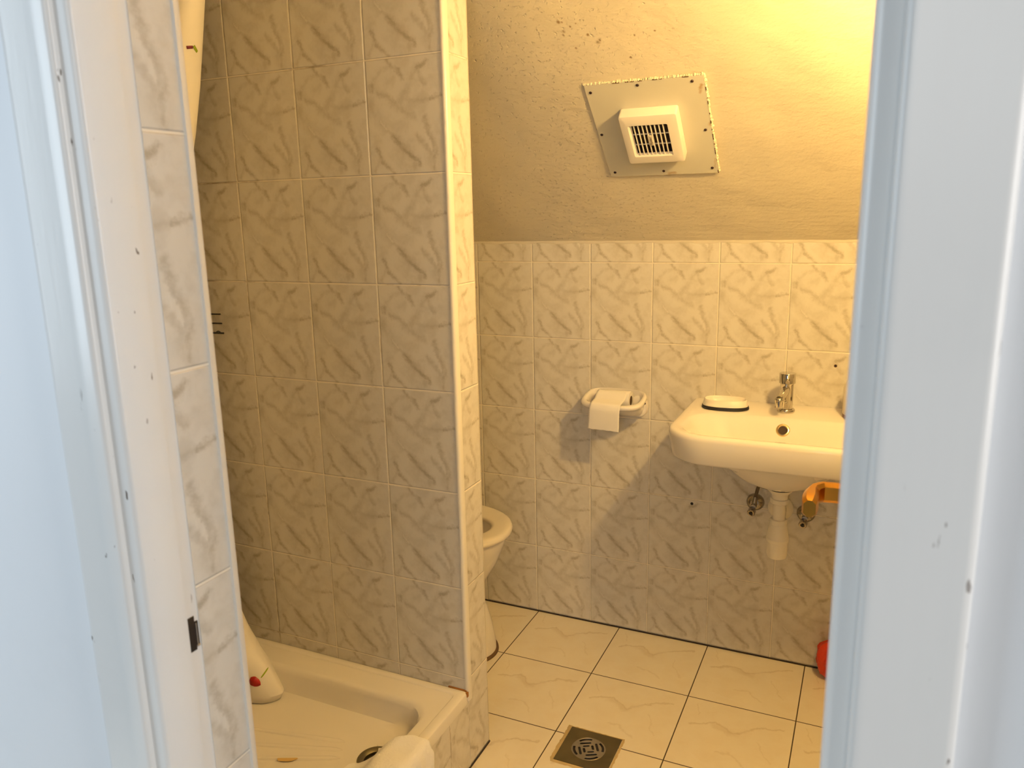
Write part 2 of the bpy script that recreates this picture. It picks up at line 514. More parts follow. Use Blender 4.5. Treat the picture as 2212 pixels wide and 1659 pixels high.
# left wall
bm = B()
tiled_panel(bm, [(-.745,-1.716,0),(-.745,0,0),(-.745,0,2.34),(-.745,-1.716,2.34)], lambda p: (p[1]+.8159)/.2)
box(bm, (-.85,-1.716,0), (-.7455,0,2.34), 1)
obj('wall_left', bm, [TILE, CEIL], smooth=False, label='tiled left wall behind the shower curtain', cat='wall', kind='structure')
# right wall: plain plaster, hidden by the door
bm = B()
box(bm, (1.25,-1.716,0), (1.36,0,2.34), 0)
obj('wall_right', bm, [CEIL], smooth=False, label='cream right wall behind the open door', cat='wall', kind='structure')

# front wall around the doorway
JX0, JX1 = 0.342, 1.0049
bm = B()
def fprism(poly, z0, z1, tile_edges=(), hall_edges=()):
    n = len(poly)
    for i in range(n):
        (ax, ay), (bx, by) = poly[i], poly[(i+1) % n]
        pts = [(ax,ay,z0),(bx,by,z0),(bx,by,z1),(ax,ay,z1)]
        if i in tile_edges:
            f = (lambda p: tus(p[0])) if abs(ax-bx) > abs(ay-by) else (lambda p: (p[1]+1.716)/.2 + 0.0)
            quad(bm, pts, tuv_wall(pts, f), 0)
        else:
            quad(bm, pts, [(0,0)]*4, 2 if i in hall_edges else 1)
    quad(bm, [(x,y,z0) for x,y in poly[::-1]], [(0,0)]*n, 1)
    quad(bm, [(x,y,z1) for x,y in poly], [(0,0)]*n, 1)
fprism([(JX0,-1.716),(-.9,-1.716),(-.9,-1.828),(.318,-1.828),(.318,-1.776),(JX0,-1.776)], 0, 2.46, tile_edges=(0,5), hall_edges=(2,))
fprism([(1.40,-1.716),(1.075,-1.716),(1.075,-1.776),(1.03,-1.776),(1.03,-1.828),(1.40,-1.828)], 0, 2.46, hall_edges=(4,))
fprism([(1.075,-1.716),(.342,-1.716),(.342,-1.828),(1.075,-1.828)], 2.05, 2.46, hall_edges=(2,))
obj('wall_front', bm, [TILE, CEIL, HALL], smooth=False, label='front wall around the doorway with a strip of glossy marble tiles on its reveal', cat='wall', kind='structure')

# shower partition with tiled end and the tiled kerb under the tray
bm = B()
PY = -0.7058
PX = 0.155
tiled_panel(bm, [(-.745,SY,0),(.1497,SY,0),(.1497,SY,slope_z(SY)+.01),(-.745,SY,slope_z(SY)+.01)], lambda p: tus(p[0]))
tiled_panel(bm, [(PX,SY+.002,0),(PX,PY,0),(PX,PY,slope_z(PY)+.01),(PX,SY+.002,slope_z(SY)+.01)], lambda p: (p[1]-PY)/.2)
tiled_panel(bm, [(PX,PY,0),(-.745,PY,0),(-.745,PY,slope_z(PY)+.01),(PX,PY,slope_z(PY)+.01)], lambda p: tu(p[0]))
quad(bm, [(-.745,SY,slope_z(SY)+.01),(PX,SY,slope_z(SY)+.01),(PX,PY,slope_z(PY)+.01),(-.745,PY,slope_z(PY)+.01)], [(0,0)]*4, 1)
quad(bm, [(.1497,SY,0),(PX,SY+.002,0),(PX,SY+.002,slope_z(SY)+.01),(.1497,SY,slope_z(SY)+.01)], [(0,0)]*4, 1)
quad(bm, [(-.745,SY,0),(-.745,PY,0),(PX,PY,0),(PX,SY,0)], [(0,0)]*4, 1)
obj('wall_shower', bm, [TILE, CEIL], smooth=False, label='tiled partition wall between shower and toilet', cat='wall', kind='structure')
bm = B()
# kerb
pts = [(PX,-1.716,0),(PX,SY,0),(PX,SY,.19),(PX,-1.716,.19)]
quad(bm, pts, [((p[1]+.910)/.2, .30+p[2]/.2477*.85) for p in pts], 0)
quad(bm, [(PX,-1.716,.19),(PX,SY,.19),(PX-.06,SY,.19),(PX-.06,-1.716,.19)], [(0,0)]*4, 1)
quad(bm, [(PX-.06,-1.716,0),(PX-.06,-1.716,.19),(PX-.06,SY,.19),(PX-.06,SY,0)], [(0,0)]*4, 1)
# dark grout between kerb and floor
box(bm, (PX,-1.716,.0002), (PX+.0025,PY,.0045), 2)
quad(bm, [(PX,SY,0),(PX-.06,SY,0),(PX-.06,SY,.19),(PX,SY,.19)], [(0,0)]*4, 1)
obj('wall_kerb', bm, [TILE, CEIL, bpy.data.materials['dark_grout']], smooth=False, label='low tiled kerb carrying the shower tray', cat='wall', kind='structure')

# corner bead of the partition
bm = B()
prof = [(.1480,SY-.0012),(.1520,SY-.0022),(.1560,SY+.0002),(.1578,SY+.005),(.1578,SY+.016),(.1548,SY+.017),(.1548,SY+.003),(.148,SY+.003)]
prism(bm, prof, .192, slope_z(SY)-.005)
obj('trim_1', bm, PVC_TRIM, label='ivory plastic corner bead on the partition edge', cat='trim', kind='structure', angle=60)
# corner bead of the front wall reveal
bm = B()
prof = [(JX0-.002,-1.7125),(JX0+.001,-1.7125),(JX0+.0028,-1.714),(JX0+.0028,-1.7215),(JX0-.001,-1.7225),(JX0-.002,-1.72)]
prism(bm, prof, 0.0, 2.05)
obj('trim_4', bm, PVC_TRIM, label='thin ivory corner bead on the front wall reveal beside the shower', cat='trim', kind='structure', angle=60)

# door frame, left side
left = thing('trim_2', 'left white painted door frame with moulded architrave and worn strike slot', 'door frame', (.30,-1.83,0), kind='structure')
bm = B()
prism(bm, [(.344,-1.794),(.344,-1.838),(.342,-1.841),(.338,-1.8425),(.3185,-1.8425),(.3185,-1.776),(.3405,-1.776),(.3405,-1.794)], 0, 2.02)
obj('jamb', bm, GLOSS, left, angle=50)
bm = B()
prism(bm, [(.3255,-1.8426),(.3255,-1.8465),(.3235,-1.8495),(.3195,-1.8505),(.303,-1.8485),(.3015,-1.846),(.2990,-1.8452),(.2560,-1.8452),(.2500,-1.8440),(.2470,-1.8400),(.2470,-1.8282),(.317,-1.8282),(.317,-1.8426)], 0, 2.08)
obj('architrave', bm, GLOSS, left, angle=50)
# strike slot: black slabs stand for the mortise's shade, with a bent metal lip
bm = B()
box(bm, (.3400,-1.7938,.9205), (.3416,-1.7822,.9625), 0, .0006, 1)
box(bm, (.3400,-1.7825,.9235), (.3418,-1.7780,.9550), 0, .0005, 1)
sp = obj('strike_slot_shade', bm, BLACK, left, label='chipped strike slot, black slabs for its shade')
bm = B()
box(bm, (.3414,-1.7818,.9255), (.3424,-1.7806,.9530), 0, .0003, 1)
box(bm, (.3414,-1.7830,.9240), (.3426,-1.7780,.9262), 0, .0004, 1)
obj('strike_lip', bm, SILVER, sp, label='thin bent metal lip')

# door frame, right side
right = thing('trim_3', 'right white painted door frame with chipped outer edge, close to the camera', 'door frame', (1.05,-1.83,0), kind='structure')
bm = B()
prism(bm, [(1.0120,-1.776),(1.0085,-1.79),(1.0055,-1.80),(1.0050,-1.836),(1.0068,-1.8405),(1.0110,-1.8425),(1.0296,-1.8425),(1.0296,-1.776)], 0, 2.02)
obj('jamb', bm, GLOSS, right, angle=50)
bm = B()
prism(bm, [(1.0215,-1.8426),(1.0215,-1.8470),(1.0230,-1.8495),(1.0260,-1.8505),(1.0300,-1.8490),(1.0785,-1.8490),(1.0830,-1.8475),(1.0850,-1.8440),(1.0850,-1.8282),(1.0302,-1.8282),(1.0302,-1.8426)], 0, 2.08)
obj('architrave', bm, GLOSS, right, angle=50)

# door leaf, swung open into the room along the right wall
DX, DY0, DY1 = 1.0135, -1.768, -1.055
door = thing('door_1', 'white door swung open behind the right frame with a brass lever handle', 'door', (DX+.02,DY0,.008), kind='structure')
bm = B()
box(bm, (DX,DY0,.008), (DX+.040,DY1,1.99), 0, .002, 2)
obj('leaf', bm, GLOSS, door)
HY, HZ = -1.152, .979
bm = B()
lathe(bm, [(.0,-.0005),(.025,-.0005),(.026,.003),(.024,.007),(.012,.009)], (DX,HY,HZ), (-1,0,0), 28)
obj('handle_rose', bm, BRASS, door, label='brass rose of the lever handle')
bm = B()
def ring_box(c, u, v, a, b, ch):
    c = Vector(c); u = Vector(u); v = Vector(v)
    return [c+u*x+v*y for x, y in ((a-ch,-b),(a,-b+ch),(a,b-ch),(a-ch,b),(-a+ch,b),(-a,b-ch),(-a,-b+ch),(-a+ch,-b))]
ZU = (0,0,1)
path = [((DX-.004,HY,HZ),(1,0,0)), ((.985,HY,HZ),(1,0,0)), ((.9680,HY-.002,HZ),(.92,.38,0)), ((.9575,HY-.014,HZ),(.5,.87,0)), ((.9548,HY-.028,HZ),(.12,.99,0)), ((.9542,HY-.052,HZ),(0,1,0)), ((.9545,HY-.074,HZ),(0,1,0)), ((.9550,HY-.082,HZ),(0,1,0))]
rr = []
sz = [(.008,.0155),(.008,.0155),(.0085,.0155),(.009,.0150),(.0095,.0150),(.0115,.0155),(.0105,.0150),(.0085,.0125)]
for (c, d), (a, b) in zip(path, sz):
    d = Vector(d).normalized(); u = d.cross(Vector(ZU)).normalized()
    rr.append(ring_box(c, u, ZU, a, b, .0055))
loft(bm, rr, True, True, True)
obj('handle', bm, BRASS, door, label='brass lever handle', angle=25)

# ------------------------------------------------------------------ wall lamp (above the basin, hidden by the door frame)
lamp = thing('wall_lamp', 'warm glowing globe lamp on the right wall above the basin, out of the doorway view', 'lamp', (1.25, LAMP[1], LAMP[2]-.05))
bm = B()
lathe(bm, [(.0,0),(.045,0),(.047,.004),(.044,.018),(.02,.024),(.018,.040),(.0,.040)], (1.25,LAMP[1],LAMP[2]), (-1,0,0), 28)
obj('mount', bm, CHROME, lamp)
bm = B()
bmesh.ops.create_uvsphere(bm, u_segments=32, v_segments=20, radius=.042, matrix=Matrix.Translation(LAMP))
lt = NT('lamp_glass_glow')
lt.set(color=C4(1,.9,.7))
lt.b.inputs['Emission Color'].default_value = C4(*LAMP_COL)
lt.b.inputs['Emission Strength'].default_value = LAMP_STRENGTH
obj('globe', bm, lt.m, lamp)

# ------------------------------------------------------------------ shower tray
TX0, TX1, TY0, TY1 = -.744, .1575, -1.715, SY
tray = thing('shower_tray', 'white shower tray with raised rim set on a tiled kerb', 'shower tray', (-.3,-1.26,.15))
bm = B()
def tr(i, z, r=.012): return rrect(TX0+i, TX1-i, TY0+i, TY1-i, r, 8, z)
def ti(l, rgt, f, b, r, z): return rrect(TX0+l, TX1-rgt, TY0+f, TY1-b, r, 8, z)
rings = [tr(.0,.1905,.012), tr(-.0005,.196,.013), tr(.0004,.2155,.013), tr(.0016,.2188,.012), tr(.0045,.2206,.012),
         ti(.026,.024,.026,.020,.014,.2214), ti(.0275,.0262,.0275,.022,.014,.2205), ti(.029,.0285,.029,.024,.016,.2178),
         ti(.05,.052,.05,.078,.06,.2178), ti(.054,.057,.054,.084,.066,.2165), ti(.058,.0615,.058,.090,.072,.211), ti(.061,.0645,.061,.094,.074,.200),
         ti(.068,.072,.068,.100,.080,.168), ti(.074,.080,.074,.108,.085,.156), ti(.088,.096,.088,.122,.09,.1505), ti(.125,.13,.125,.155,.09,.1488)]
# floor slopes gently to the drain
DRX, DRY, DRZ = .026, -1.042, .1462
dr = [Vector((DRX+.046*cos(2*pi*(i+.5)/36), DRY+.046*sin(2*pi*(i+.5)/36), DRZ)) for i in range(36)]
def nring(src, n=36): return src
loft(bm, rings, True, False, False)
last = rings[-1]
# bridge from the last rounded ring to a small ring round the drain, by angle
cx, cy = DRX, DRY
small = []
for p in last:
    a = math.atan2(p.y-cy, p.x-cx)
    small.append(Vector((cx+.040*cos(a), cy+.040*sin(a), DRZ)))
mid = [Vector((p.x*.5+q.x*.5, p.y*.5+q.y*.5, .1475)) for p, q in zip(last, small)]
well = [Vector((q.x, q.y, DRZ-.012)) for q in small]
loft(bm, [last, mid, small, well], True, False, True)
bmesh.ops.remove_doubles(bm, verts=bm.verts, dist=1e-5)
obj('tray_body', bm, ACRYL, tray, angle=32)
bm = B()
for (ax, ay, bx, by) in ((-.34,-1.075,-.079,-1.019),(-.34,-1.135,-.066,-1.046),(-.34,-1.195,-.054,-1.072),(-.34,-1.25,-.05,-1.12),(-.34,-1.31,-.05,-1.18)):
    d = Vector((bx-ax, by-ay, 0)); n = Vector((-d.y, d.x, 0)).normalized()
    ringsr = []
    for t, s in ((0,.25),(.05,.8),(.5,1),(.93,.9),(1,.2)):
        c = Vector((ax, ay, .1468)) + d*t
        ringsr.append([c - n*.008*s, c - n*.005*s + Vector((0,0,.0034*s)), c + Vector((0,0,.0046*s)), c + n*.005*s + Vector((0,0,.0034*s)), c + n*.008*s])
    loft(bm, ringsr, False)
obj('anti_slip_ribs', bm, ACRYL, tray)
bm = B()
c = Vector((-.166,-1.128,.1502))
bm.faces.new([bm.verts.new(c + Vector((.022*cos(a)*(1+.12*sin(3*a)), .010*sin(a)*(1+.15*cos(2*a)) + .38*.022*cos(a), 0))) for a in [2*pi*i/24 for i in range(24)]])
r = bmesh.ops.extrude_face_region(bm, geom=list(bm.faces)); bmesh.ops.translate(bm, verts=[v for v in r['geom'] if isinstance(v, bmesh.types.BMVert)], vec=(0,0,.0003))
obj('limescale_stain', bm, STAIN, tray, smooth=False, label='small yellow-brown stain on the tray floor')
bm = B()
lathe(bm, [(.0445,.0),(.0445,.0015),(.042,.003),(.034,.0015),(.029,-.002),(.0285,-.010),(.0445,-.010)], (DRX,DRY,DRZ+.0006), (0,0,1), 36, False, False)
drain = obj('tray_drain', bm, STEEL, tray, label='round grey metal drain ring')
bm = B()
lathe(bm, [(.0,-.0095),(.0285,-.0095)], (DRX,DRY,DRZ), (0,0,1), 32, False, False)  # black disc stands for the shade down the drain
obj('drain_well_shade', bm, BLACK, drain)
bm = B()
lathe(bm, [(.004,-.003),(.013,-.0035),(.015,-.005),(.0145,-.0092),(.004,-.0092)], (DRX,DRY,DRZ), (0,0,1), 28, False, False)
obj('drain_plug', bm, STEEL, drain)
bm = B()
for i in range(26):
    x = .158 - i*.0042 + rng.uniform(-.001,.001)
    if x < -.0 : break
box(bm, (.100,SY-.0035,.2178), (.1530,SY+.0005,.2232), 0, .0008, 1)
box(bm, (.1535,SY-.010,.2085), (.1588,SY-.002,.2215), 0, .0008, 1)
obj('rusty_seal', bm, RUST, tray, label='rusty brown seal at the rim corner')

# curtain, gathered at the far left of the tray, hem lying in the tray
bm = B()
plan0 = [(.00,-.875),(.55,-.885),(.86,-.905),(1.0,-.945),(.93,-.985),(.70,-1.000),(.62,-1.015),(.72,-1.035),(.84,-1.05),(.80,-1.075),(.55,-1.085),(.50,-1.10),(.62,-1.12),(.70,-1.14),(.60,-1.165),(.40,-1.17),(.38,-1.185),(.55,-1.205),(.5,-1.235),(.2,-1.25)]
pl = spline([(a, b, 0) for a, b in plan0], 8)
zs = [.1515,.17,.20,.235,.27,.32,.40,.55,.75,1.0,1.25,1.45,1.60,1.70,1.78,1.88,1.965]
xm = {.1515:-.345,.17:-.336,.20:-.354,.235:-.375,.27:-.404,.32:-.442,.40:-.485,.55:-.515,.75:-.525,1.0:-.53,1.25:-.53,1.45:-.505,1.60:-.456,1.70:-.427,1.78:-.405,1.88:-.376,1.965:-.355}
XB = -.68
rows = []
for z in zs:
    k = (xm[z] - XB)
    spread = 1.0 + .25*max(0, (.5-z))
    rows.append([Vector((XB + p.x*k + .004*sin(z*9+i*.3), -.945 + (p.y+.945)*spread + .004*sin(z*6+i*.2), z)) for i, p in enumerate(pl)])
loft(bm, rows, False)
bm.verts.ensure_lookup_table()
bmesh.ops.recalc_face_normals(bm, faces=bm.faces)
bvh = BVHTree.FromBMesh(bm)
VIEW = Vector((.80,-.60,.25)).normalized()   # the side of the cloth turned to the room
def decal(pts, w, mi):
    """printed stroke lying on the cloth, part of its mesh"""
    out = []
    for q in pts:
        h = bvh.ray_cast(Vector(q) + VIEW*.25, -VIEW)
        c, n = (h[0], h[1]) if h[0] is not None else bvh.find_nearest(Vector(q))[:2]
        if n.dot(VIEW) < 0: n = -n
        out.append((c + n*.0009, n))
    a = []
    for i, (c, n) in enumerate(out):
        d = out[min(i+1,len(out)-1)][0] - out[max(i-1,0)][0]
        s = d.cross(n).normalized()*(w[i] if isinstance(w, list) else w)
        a.append((bm.verts.new(c-s), bm.verts.new(c+s)))
    for p, q in zip(a, a[1:]): bm.faces.new((p[0], p[1], q[1], q[0])).material_index = mi
def lerp3(a, b, n): return [tuple(a[k]+(b[k]-a[k])*i/(n-1) for k in range(3)) for i in range(n)]
decal(lerp3((-.440,-.95,1.7675),(-.418,-.95,1.7760),6), .0032, 1)
decal(lerp3((-.414,-.95,1.7800),(-.402,-.95,1.7740),6), .0030, 2)
decal(lerp3((-.408,-.95,.209),(-.370,-.95,.236),8), [.0008,.0016,.0018,.0018,.0018,.0018,.0016,.0006], 2)
decal(lerp3((-.452,-.95,.203),(-.414,-.95,.190),9), [.006,.010,.012,.0125,.0115,.0105,.0085,.006,.001], 3)
cur = obj('shower_curtain', bm, [CURT, PURPLE, GREENP, REDP], label='white shower curtain with small red and green printed marks, hem lying in the tray', cat='curtain')
m = cur.modifiers.new('thickness', 'SOLIDIFY'); m.thickness = .0008; m.offset = -1
bm = B()
tube(bm, [(-.5,SY,1.99),(-.5,-1.716,1.99)], .011, 16)
for y, s in ((SY,-1),(-1.716,1)): lathe(bm, [(.0,0),(.026,0),(.026,.006),(.013,.012),(.0,.012)], (-.5,y,1.99), (0,s,0), 24)
obj('curtain_rail', bm, CHROME, label='metal curtain rail high above the shower tray', cat='rail')

# wire rack on the shower wall, only its prongs show
rack = thing('wire_rack', 'black wire shower rack with three short prongs showing beside the front wall reveal', 'rack', (-.58,SY,1.135))
for z, r, xt in ((1.1610,.0021,-.5120),(1.1370,.0021,-.5100),(1.1117,.0026,-.5070)):
    bm = B()
    tube(bm, spline([(-.655,SY-.028,z-.002),(-.59,SY-.038,z-.001),(xt,SY-.037,z)], 5), r, 10)
    obj('prong', bm, WIRE, rack)
bm = B()
tube(bm, spline([(-.537,SY-.036,1.1105),(-.524,SY-.038,1.1165),(-.516,SY-.037,1.1122)], 5), .0016, 8)
obj('hook_end', bm, WIRE, rack)
for x in (-.650,-.588):
    bm = B()
    tube(bm, spline([(x,SY-.031,1.10),(x,SY-.031,1.16),(x,SY-.029,1.182),(x,SY-.015,1.188),(x,SY,1.188)], 4), .0024, 10)
    obj('post', bm, WIRE, rack)

# towel over the tray rim
bm = B()
prof = spline([(-.012,.158),(.012,.162),(.045,.180),(.075,.213),(.100,.2285),(.130,.2300),(.157,.2290),(.1685,.218),(.172,.190),(.1735,.13),(.176,.06),(.178,.025)], 5)
NV = 34
rows = []
for j in range(NV+1):
    v = j/NV
    row = []
    for i, q in enumerate(prof):
        u = i/(len(prof)-1)
        yb = -1.022 - .30*v
        # inner end is cut at a slant, corners rounded
        if v < .3: yb += -(.30-v)*.0
        slant = -.075*max(0, .52-u)/.52
        wob = .0028*sin(u*46)*(1-v)**3 + .0022*sin(u*17+1)
        x = q.x; z = q.y
        z += .0026*sin(v*11+u*7) + .0016*sin(v*23-u*13)
        z += .004*math.exp(-((u-.30)**2/.004+(v-.20)**2/.02))
        if u < .5: z = max(z, .156 + .002*sin(v*9))
        if u > .62: x += .0022*sin(v*40)*(.4+.6*u)
        row.append(Vector((x, yb + slant + wob, z)))
    rows.append(row)
loft(bm, rows, False)
tw = obj('towel', bm, TOWEL, label='white towel draped over the tray rim, hanging down the tiled kerb', cat='towel')
m = tw.modifiers.new('thickness', 'SOLIDIFY'); m.thickness = .006; m.offset = 0
m = tw.modifiers.new('soften', 'SUBSURF'); m.levels = 1; m.render_levels = 2

# ------------------------------------------------------------------ toilet
wc = thing('toilet', 'white toilet with oval seat, half hidden behind the shower partition', 'toilet', (-.2,-.32,0))
TC = -.318
def egg(xf, xb, hw, z, n=48, cy=TC, back=.0):
    """outline: rounded nose at xf, straight-ish back at xb."""
    out = []
    xc = xf - hw*1.12
    for i in range(n):
        a = 2*pi*i/n
        c, s = cos(a), sin(a)
        if c >= 0: out.append(Vector((xc + (xf-xc)*c, cy + hw*s, z)))
        else: out.append(Vector((xc + (xc-xb)*(-abs(c)**.75), cy + hw*s*(1-.12*abs(c)), z)))
    return out
bm = B()
loft(bm, [egg(-.020,-.56,.105,0), egg(-.022,-.56,.104,.03), egg(-.032,-.56,.098,.09), egg(-.050,-.56,.092,.15), egg(-.072,-.55,.092,.19), egg(-.066,-.54,.105,.225), egg(-.040,-.53,.130,.265),
          egg(-.010,-.52,.155,.315), egg(.010,-.51,.170,.365), egg(.020,-.50,.176,.395), egg(.022,-.50,.177,.408), egg(.016,-.50,.172,.412),
          egg(-.018,-.44,.110,.412), egg(-.028,-.43,.104,.395), egg(-.055,-.40,.090,.32), egg(-.10,-.36,.06,.25)], True, True, True)
obj('bowl', bm, PORC, wc, angle=50)
bm = B()
so = lambda i, z: egg(.040-i, -.50+i, .186-i, z)
si = lambda i, z: egg(-.026+i, -.42-i, .094+i, z)
loft(bm, [so(.006,.4135), so(.001,.417), so(.0,.424), so(.003,.4315), so(.010,.4355), so(.02,.4365), si(.012,.4360), si(.004,.4335), si(.0,.428), si(.002,.418), si(.008,.4135)], True, loop=True)
obj('seat', bm, simple('toilet_seat_plastic', (.82,.76,.66), .28), wc, angle=60)
bm = B()
rl = [[Vector((-.515+ (p.z)*.0, p.x, p.y)) for p in [Vector((TC+.18*cos(2*pi*i/40), .62+.205*sin(2*pi*i/40)*1.0, 0)) for i in range(40)]]]
r2 = [Vector((-.500, p.y, p.z)) for p in rl[0]]
loft(bm, [rl[0], r2], True, True, True)
obj('lid', bm, PLAST, wc)
bm = B()
box(bm, (-.742,TC-.18,.40), (-.535,TC+.18,.76), 0, .025, 3)
obj('cistern', bm, PORC, wc)
bm = B()
loft(bm, [egg(-.013,-.57,.113,.0), egg(-.014,-.57,.112,.006), egg(-.020,-.57,.105,.009)], True, True, True)
obj('foot_seal', bm, BROWN, wc, label='dark brown seal line round the foot')

# ------------------------------------------------------------------ toilet roll holder on the back wall
hold = thing('toilet_roll_holder', 'white ceramic toilet roll holder with rounded rim on the back wall', 'toilet roll holder', (.3,0,.80))
bm = B()
HXC = .300
def hring(a, dep, z, tilt=0.0, y0=-.0005, n=40, back=0.0):
    """half-ish super-ellipse outline open to the wall: width 2a, depth dep."""
    out = []
    for i in range(n):
        t = 2*pi*i/n
        c, s = cos(t), sin(t)
        e = .62
        x = HXC + a*(abs(c)**e)*(1 if c > 0 else -1)
        yy = -(dep/2) + (dep/2)*(abs(s)**e)*(1 if s > 0 else -1)
        zz = z + tilt*(yy/dep)
        out.append(Vector((x, y0+min(0, yy), zz)))
    return out
loft(bm, [hring(.070,.052,.768), hring(.082,.074,.775), hring(.088,.096,.795,.004), hring(.092,.112,.815,.016), hring(.097,.124,.824,.024),
          hring(.1005,.1300,.832,.028), hring(.1005,.1310,.839,.028), hring(.097,.127,.8435,.028), hring(.090,.120,.8435,.026), hring(.084,.113,.838,.024),
          hring(.081,.108,.825,.018), hring(.078,.098,.802,.008), hring(.066,.072,.784)], True, True, True)
obj('holder_body', bm, PORC, hold, angle=60)
bm = B()
loft(bm, [[Vector((.364+.031*cos(a)*(s), yy, .7915+.036*sin(a)*(s))) for a in [2*pi*i/32 for i in range(32)]] for s, yy in ((1,-.0005),(1,-.008),(.93,-.014),(.8,-.016))], True, True, True)
tab = obj('mounting_tab', bm, PORC, hold)
bm = B()
lathe(bm, [(.0,0),(.0048,0),(.0048,.0012),(.0035,.002),(.0,.002)], (.3845,-.0140,.8030), (0,-1,0), 20)
obj('screw', bm, SCREW, tab, label='dark screw head')

# the roll and its hanging sheet
RX0, RX1, RY, RZ, RR = .2475, .3530, -.056, .8200, .0285
roll = thing('toilet_roll', 'nearly finished white toilet roll in the ceramic holder, one sheet hanging down', 'toilet roll', (.3,RY,RZ-.03))
bm = B()
lathe(bm, [(.015,0),(RR,0),(RR,RX1-RX0),(.015,RX1-RX0)], (RX0,RY,RZ), (1,0,0), 40, False, False)
obj('roll', bm, PAPER, roll)
bm = B()
lathe(bm, [(.0145,.001),(.0153,.001),(.0153,RX1-RX0-.001),(.0145,RX1-RX0-.001)], (RX0,RY,RZ), (1,0,0), 32, True, True)  # closed dark ends stand for the shade in the hollow
obj('core', bm, CORE_SHADE, roll, label='roll core with dark ends for the shade inside')
bm = B()
pr = spline([(RY-.006,RZ+.0287),(RY-.020,RZ+.0240),(-.096,.8300),(-.114,.8260),(-.1315,.8215),(-.1385,.806),(-.1375,.785),(-.1340,.760),(-.1315,.739)], 5)
rows = []
for i in range(17):
    t = i/16
    row = []
    for k, q in enumerate(pr):
        s = k/(len(pr)-1)
        xl, xr = RX0+.0005 - .004*s - .010*max(0, s-.5)*1.6, RX1-.006-.010*s
        x = xl + (xr-xl)*t
        y = q.x + .0022*sin(t*5+s*4)*s - .004*s*s*t
        z = q.y - .004*t*s
        row.append(Vector((x, y, z + (.0008*sin(i*1.7) if k == len(pr)-1 else 0))))
    rows.append(row)
loft(bm, rows, False)
sh = obj('hanging_sheet', bm, PAPER, roll)
m = sh.modifiers.new('thickness', 'SOLIDIFY'); m.thickness = .0006

# ------------------------------------------------------------------ basin
basin = thing('basin', 'white wall-hung wash basin with rounded front corners', 'basin', (.818,0,.64))
BX0, BX1, BYF = .537, 1.099, -.428
bm = B()
def bo(i, z, n=10): return rrect(BX0+i, BX1-i, BYF+i, -.0006, [.012, .012, .115-i*.6, .115-i*.6], n, z)
def bi(l, r, f, b, rad, z, n=10): return rrect(BX0+l, BX1-r, BYF+f, -b, rad, n, z)
outer = [bo(.055,.752), bo(.022,.7515), bo(.012,.754), bo(.007,.760), bo(.002,.800), bo(.0,.818), bo(.001,.8255), bo(.005,.8305), bo(.011,.8325), bo(.017,.8325)]
inner = [bi(.030,.030,.026,.150,.09,.8310), bi(.036,.036,.031,.156,.088,.8275), bi(.043,.043,.037,.163,.085,.820), bi(.062,.062,.052,.180,.078,.795), bi(.088,.088,.072,.197,.072,.760),
         bi(.130,.130,.100,.212,.06,.722), bi(.180,.180,.125,.222,.045,.697), bi(.235,.235,.145,.245,.02,.690)]
loft(bm, outer + inner, True, False, True)
# bowl underside
ur = [[Vector((.820+a*cos(2*pi*i/44), -.212+b*sin(2*pi*i/44), z)) for i in range(44)] for a, b, z in ((.190,.165,.7525),(.178,.156,.742),(.160,.143,.722),(.138,.126,.700),(.108,.102,.677),(.075,.075,.662),(.045,.045,.655),(.036,.036,.653))]
# ring plate closing the underside between the skirt and the bowl
loft(bm, ur, True, False, True)
und = bo(.055,.752)
pl2 = []
for p in und:
    a = math.atan2((p.y+.212)/.165, (p.x-.820)/.190)
    pl2.append(Vector((.820+.190*cos(a), -.212+.165*sin(a), .7525)))
loft(bm, [und, pl2], True)
obj('basin_body', bm, PORC, basin, angle=60)
# overflow on the sloping back of the bowl
bm = B()
on = Vector((0,-.83,.55)).normalized()
OC = Vector((.8175,-.1755,.8010))
lathe(bm, [(.0115,-.006),(.0115,.0012),(.0135,.0034),(.0165,.0030),(.0185,.0005),(.0185,-.004)], OC, on, 32, False, False)
ov = obj('overflow_ring', bm, simple('brass_chrome_ring', (.72,.58,.34), .2, 1.0), basin, label='metal ring of the overflow hole')
bm = B()
lathe(bm, [(.0,.0006),(.0118,.0006)], OC, on, 28, False, False)  # flat dark disc in place of the overflow's inner shade
obj('overflow_shade', bm, DARK, ov)

# tap
tap = thing('mixer_tap', 'chrome single lever mixer tap on the basin ledge', 'tap', (.8145,-.085,.832))
tx, ty = .8145, -.088
bm = B()
lathe(bm, [(.0,0),(.0235,0),(.0245,.002),(.0245,.007),(.0225,.010),(.0180,.0105)], (tx,ty,.8322), (0,0,1), 40)
obj('tap_base', bm, CHROME, tap)
bm = B()
lathe(bm, [(.0178,.008),(.0178,.070),(.0185,.080),(.0195,.083)], (tx,ty,.8325), (0,0,1), 40)
obj('tap_body', bm, CHROME, tap)
bm = B()
lathe(bm, [(.0200,0),(.0222,.001),(.0222,.0275),(.0212,.0290),(.0,.0292)], (tx,ty,.9155), (0,0,1), 40)
lv = obj('tap_lever', bm, CHROME, tap)
bm = B()
tube(bm, spline([(tx+.003,ty-.019,.928),(tx+.004,ty-.030,.927),(tx+.004,ty-.041,.925)], 4), [.0055]*8+[.0045], 14)
obj('lever_pin', bm, CHROME, lv)
bm = B()
tube(bm, spline([(tx-.001,ty-.010,.9010),(tx-.003,ty-.030,.8965),(tx-.008,ty-.052,.8880),(tx-.0112,ty-.0635,.8820)], 5), [.0110]*8+[.0105]*8, 16)
spt = obj('tap_spout', bm, CHROME, tap)
bm = B()
